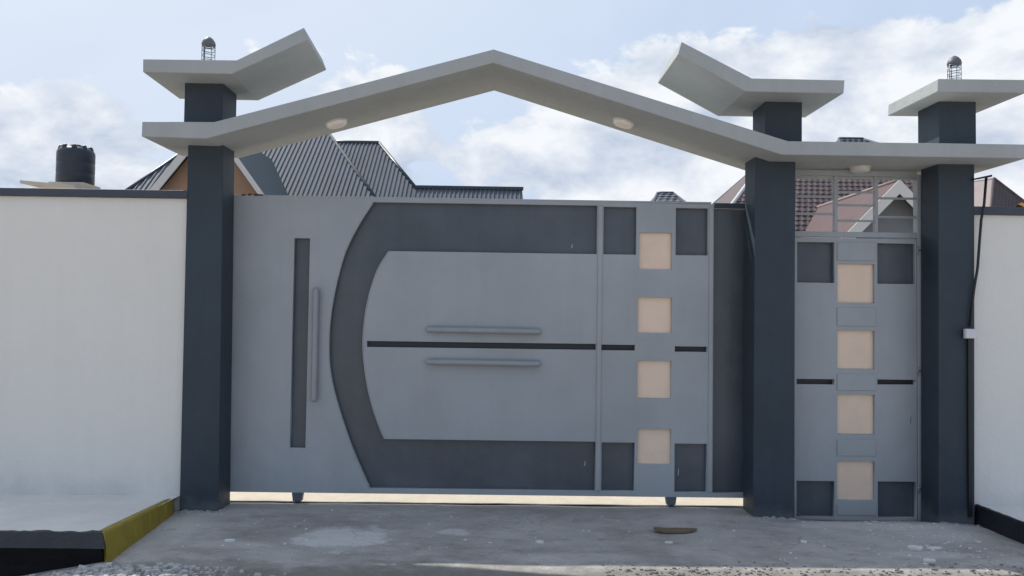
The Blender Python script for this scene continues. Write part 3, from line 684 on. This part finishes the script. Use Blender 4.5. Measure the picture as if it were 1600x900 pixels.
# --- water tank on its stand
wt = thing('water_tank', 'black plastic water tank standing above the left boundary wall', 'water tank', (-13.22, 18, 5.26))
prof = [(.50, 0), (.53, .03), (.53, .30), (.52, .32), (.53, .34), (.53, .62), (.52, .64), (.53, .66), (.53, .95), (.51, 1.02), (.44, 1.10), (.30, 1.13)]
bm = bmesh.new(); lathe(bm, prof, (-13.22, 18, 5.26), 40); obj('tank_body', bm, MT['tank'], wt, True)
for k in range(9):
    a = 2*math.pi*k/9+.2; bm = bmesh.new(); lathe(bm, [(.085, 0), (.095, .05), (.06, .13), (.03, .15)], (-13.22+.40*math.cos(a), 18+.40*math.sin(a), 6.29), 10); obj('lug', bm, MT['tank'], wt, True)
bm = bmesh.new(); lathe(bm, [(.18, 0), (.19, .06), (.12, .10)], (-13.22, 18, 6.39), 20); obj('tank_lid', bm, MT['tank'], wt, True)
ts = thing('tank_stand', 'pale concrete slab stand carrying the black water tank', 'tank stand', (-13.5, 18, 0))
bm = bmesh.new(); prism(bm, [(-14.35, 17.1, 5.22), (-12.75, 17.1, 5.10), (-12.55, 18.9, 5.10), (-14.2, 18.9, 5.22)], [(-14.35, 17.1, 5.13), (-12.75, 17.1, 5.01), (-12.55, 18.9, 5.01), (-14.2, 18.9, 5.13)])
obj('slab', bm, MT['plaster'], ts)
bm = bmesh.new(); box(bm, -13.75, -12.7, 17.5, 18.5, 5.10, 5.255); obj('plinth', bm, MT['plaster'], ts)
for x in (-14.1, -12.9):
    for y in (17.3, 18.6): obj('leg', B(x, x+.2, y, y+.2, -.1, 5.03), MT['plaster'], ts)

# --- tiled houses on the right
def inpoly(P, x, y):
    c = False; n = len(P)
    for i in range(n):
        a, b = P[i], P[(i+1) % n]
        if (a[1] > y) != (b[1] > y) and x < (b[0]-a[0])*(y-a[1])/(b[1]-a[1])+a[0]: c = not c
    return c
def tiled(name, P, zf, parent, m, tw=.20, tl=.30, lift=.045):
    bm = bmesh.new(); slope_poly(bm, P, .06)
    obj(name, bm, m, parent)
    bm = bmesh.new(); x0, x1 = min(p[0] for p in P), max(p[0] for p in P); y0, y1 = min(p[1] for p in P), max(p[1] for p in P)
    k = (zf(1)-zf(0)); dy = tl/math.sqrt(1+k*k); j = 0; y = y0
    while y < y1:
        x = x0+(tw/2 if j % 2 else 0)
        while x < x1:
            if inpoly(P, x+tw/2, y+dy/2):
                l = lift*random.uniform(.8, 1.2); g = .012
                A = [(x+g, y, zf(y)+l*.55), (x+tw*.5, y, zf(y)+l*1.25), (x+tw-g, y, zf(y)+l*.55), (x+tw-g, y+dy, zf(y+dy)+.004), (x+tw*.5, y+dy, zf(y+dy)+.02), (x+g, y+dy, zf(y+dy)+.004)]
                vs = [bm.verts.new(v) for v in A]; lo = [bm.verts.new((v[0], v[1]+.01, zf(v[1]))) for v in A[:3]]
                bm.faces.new((vs[0], vs[1], vs[4], vs[5])); bm.faces.new((vs[1], vs[2], vs[3], vs[4])); bm.faces.new((lo[0], lo[1], vs[1], vs[0])); bm.faces.new((lo[1], lo[2], vs[2], vs[1]))
            x += tw
        y += dy; j += 1
    o = obj('roof_tile', bm, m, parent); o['kind'] = 'stuff'; return o
h2 = thing('house', 'house with brown tiled roof seen through the grille of the small gate', 'house', (13, 20, 0))
zF = lambda y: 5.1+.75*(y-19.2)
PF = onp(zF, [(6.25, 17.55), (8.27, 20.3), (9.92, 22.5), (16.35, 22.5), (14.0, 17.46)])
tiled('roof_slope', PF, zF, h2, MT['tile'])
capline(h2, [PF[0], PF[1], PF[2]], .07, MT['barge'], 'hip_cap'); capline(h2, [PF[2], PF[3]], .08, MT['tile'])
bm = bmesh.new(); slope_poly(bm, [PF[0], PF[2], (6.4, 27, 3.9)]); slope_poly(bm, [PF[2], PF[3], (17, 27, 4.0), (6.4, 27, 4.0)]); obj('rear_slope', bm, MT['tile'], h2)
obj('wall', B(6.8, 13.8, 17.9, 26.6, -.1, 3.7), MT['plaster'], h2)
h3 = thing('house', 'house with faded red sheet roof and white-edged grey gable behind the small gate', 'house', (10.3, 15, 0))
ax, az, lx, rx, gz, YG, YE = 10.28, 5.07, 8.45, 12.11, 3.20, 14.0, 19.3
sl = (az-gz)/(ax-lx)
yv = lambda z: 19.2+(z-5.1)/.75
bm = bmesh.new(); slope_poly(bm, [(ax, YG, az), (lx, YG, gz), (lx, yv(gz)+.12, gz), (ax, yv(az)+.12, az)], .05); obj('roof_slope', bm, MT['red'], h3)
bm = bmesh.new(); slope_poly(bm, [(ax, YG, az), (rx, YG, gz), (rx, yv(gz)+.1, gz), (ax, yv(az)+.1, az)], .05); obj('roof_slope', bm, MT['red'], h3)
capline(h3, [(ax, YG+.02, az+.01), (ax, yv(az), az+.01)], .05, mat('faded_ridge', (.32, .25, .245), .6))
rake(h3, (ax, YG, az+.02), (lx, YG, gz+.02), YG-.04, .26, .03, MT['barge']); rake(h3, (ax, YG, az+.02), (rx, YG, gz+.02), YG-.043, .26, .03, MT['barge'])
bm = bmesh.new(); prism(bm, [(lx+.3, YG+.45, -.1), (rx-.3, YG+.45, -.1), (rx-.3, YG+.45, gz+.3*sl-.07), (ax, YG+.45, az-.07), (lx+.3, YG+.45, gz+.3*sl-.07)], [(lx+.3, YG+2.2, -.1), (rx-.3, YG+2.2, -.1), (rx-.3, YG+2.2, gz+.3*sl-.07), (ax, YG+2.2, az-.07), (lx+.3, YG+2.2, gz+.3*sl-.07)])
obj('gable_wall', bm, MT['gwall'], h3)
bm = bmesh.new(); prism(bm, [(lx+.02, YG+.01, gz-.03), (ax, YG+.01, az-.055), (ax, YG+.44, az-.055), (lx+.02, YG+.44, gz-.03)], [(lx+.02, YG+.01, gz-.05), (ax, YG+.01, az-.075), (ax, YG+.44, az-.075), (lx+.02, YG+.44, gz-.05)]); obj('eave_lining', bm, MT['darkw'], h3)
bm = bmesh.new(); prism(bm, [(rx-.02, YG+.01, gz-.03), (ax, YG+.01, az-.055), (ax, YG+.44, az-.055), (rx-.02, YG+.44, gz-.03)], [(rx-.02, YG+.01, gz-.05), (ax, YG+.01, az-.075), (ax, YG+.44, az-.075), (rx-.02, YG+.44, gz-.05)]); obj('eave_lining', bm, MT['darkw'], h3)
# --- house at the far right
h4 = thing('house', 'house with brown tiled hip roof above the right boundary wall', 'house', (15, 19, 0))
def plane_fn(p, q, r):
    n = (Vector(q)-Vector(p)).cross(Vector(r)-Vector(p)); return lambda x, y: p[2]-(n.x*(x-p[0])+n.y*(y-p[1]))/n.z
ap = (14.69, 17.0, 5.71); lo = (13.3, 15.0, 4.18)
bm = bmesh.new(); slope_poly(bm, [ap, lo, (13.0, 17.9, 4.18), (15.0, 22.0, 6.2)]); obj('roof_slope', bm, MT['pink'], h4)
fr = plane_fn(ap, lo, (16.52, 17.6, 4.74))
PK = [ap, lo, (15.6, 15.6, fr(15.6, 15.6)), (17.6, 17.95, fr(17.6, 17.95))]
bm = bmesh.new(); slope_poly(bm, PK); obj('roof_slope', bm, MT['tile'], h4)
bm = bmesh.new()
for i in range(1, 16):
    t = i/16; a = Vector(ap).lerp(Vector(lo), t); b = Vector(PK[3]).lerp(Vector(PK[2]), t)
    for s in range(22):
        p = a.lerp(b, s/22)+Vector((0, 0, .01)); q = a.lerp(b, (s+.85)/22)+Vector((0, 0, .01)); d = (Vector(ap)-Vector(lo))/16*.9
        prism(bm, [p+Vector((0, 0, .03)), q+Vector((0, 0, .03)), q+d+Vector((0, 0, .0)), p+d+Vector((0, 0, .0))], [p, q, q+d-Vector((0, 0, .01)), p+d-Vector((0, 0, .01))])
o = obj('roof_tile', bm, MT['tile'], h4); o['kind'] = 'stuff'
capline(h4, [ap, PK[3]], .06, MT['tile'], 'hip_cap'); capline(h4, [ap, lo], .035, MT['tile'], 'hip_cap'); capline(h4, [ap, (15.0, 22.0, 6.2)], .04, MT['barge'])
bm = bmesh.new(); slope_poly(bm, [ap, PK[3], (18.5, 24, 4.4), (15.0, 22.0, 6.2)]); obj('rear_slope', bm, MT['tile'], h4)
bm = bmesh.new(); prism(bm, [(13.5, 15.4, -.1), (15.4, 15.9, -.1), (17.6, 18.2, -.1), (17.8, 22, -.1), (13.6, 20, -.1)], [(13.5, 15.4, 3.9), (15.4, 15.9, 3.9), (17.6, 18.2, 3.9), (17.8, 22, 3.9), (13.6, 20, 3.9)]); obj('wall', bm, MT['plaster'], h4)
# --- two distant roofs
def far_house(label, x0, x1, rx0, rx1, y0, y1, z0, z1, m):
    h = thing('house', label, 'house', ((x0+x1)/2, y1, 0)); k = (z1-z0)/(y1-y0); zf = lambda y: z0+k*(y-y0); e = .8
    P = [(x0-(rx0-x0)*e, y0-(y1-y0)*e, zf(y0-(y1-y0)*e)), (rx0, y1, z1), (rx1, y1, z1), (x1+(x1-rx1)*e, y0-(y1-y0)*e, zf(y0-(y1-y0)*e))]
    tiled('roof_slope', P, zf, h, m, .26, .4, .05)
    capline(h, [P[1], P[2]], .08, MT['roofd']); capline(h, [P[0], P[1]], .06, MT['roofd'], 'hip_cap'); capline(h, [P[2], P[3]], .06, MT['roofd'], 'hip_cap')
    yr = 2*y1-P[0][1]; bm = bmesh.new(); slope_poly(bm, [P[1], P[2], (P[3][0], yr, P[3][2]), (P[0][0], yr, P[0][2])])
    slope_poly(bm, [P[0], P[1], (P[0][0], yr, P[0][2])]); slope_poly(bm, [P[2], P[3], (P[3][0], yr, P[3][2])]); obj('rear_slope', bm, m, h)
    obj('wall', B(P[0][0]+.3, P[3][0]-.3, P[0][1]+.4, yr-.4, -.1, P[0][2]-.08), MT['plaster'], h)
far_house('distant house with small dark roof peeping over the sliding gate', 5.38, 6.80, 6.00, 6.62, 22, 24, 5.43, 6.22, MT['roof'])
far_house('tall distant house whose dark roof peeps over the beam above the small gate', 14.7, 17.4, 15.32, 16.42, 27.2, 29, 8.72, 9.66, MT['roofd'])

S.render.engine = 'CYCLES'
S.cycles.max_bounces = 6
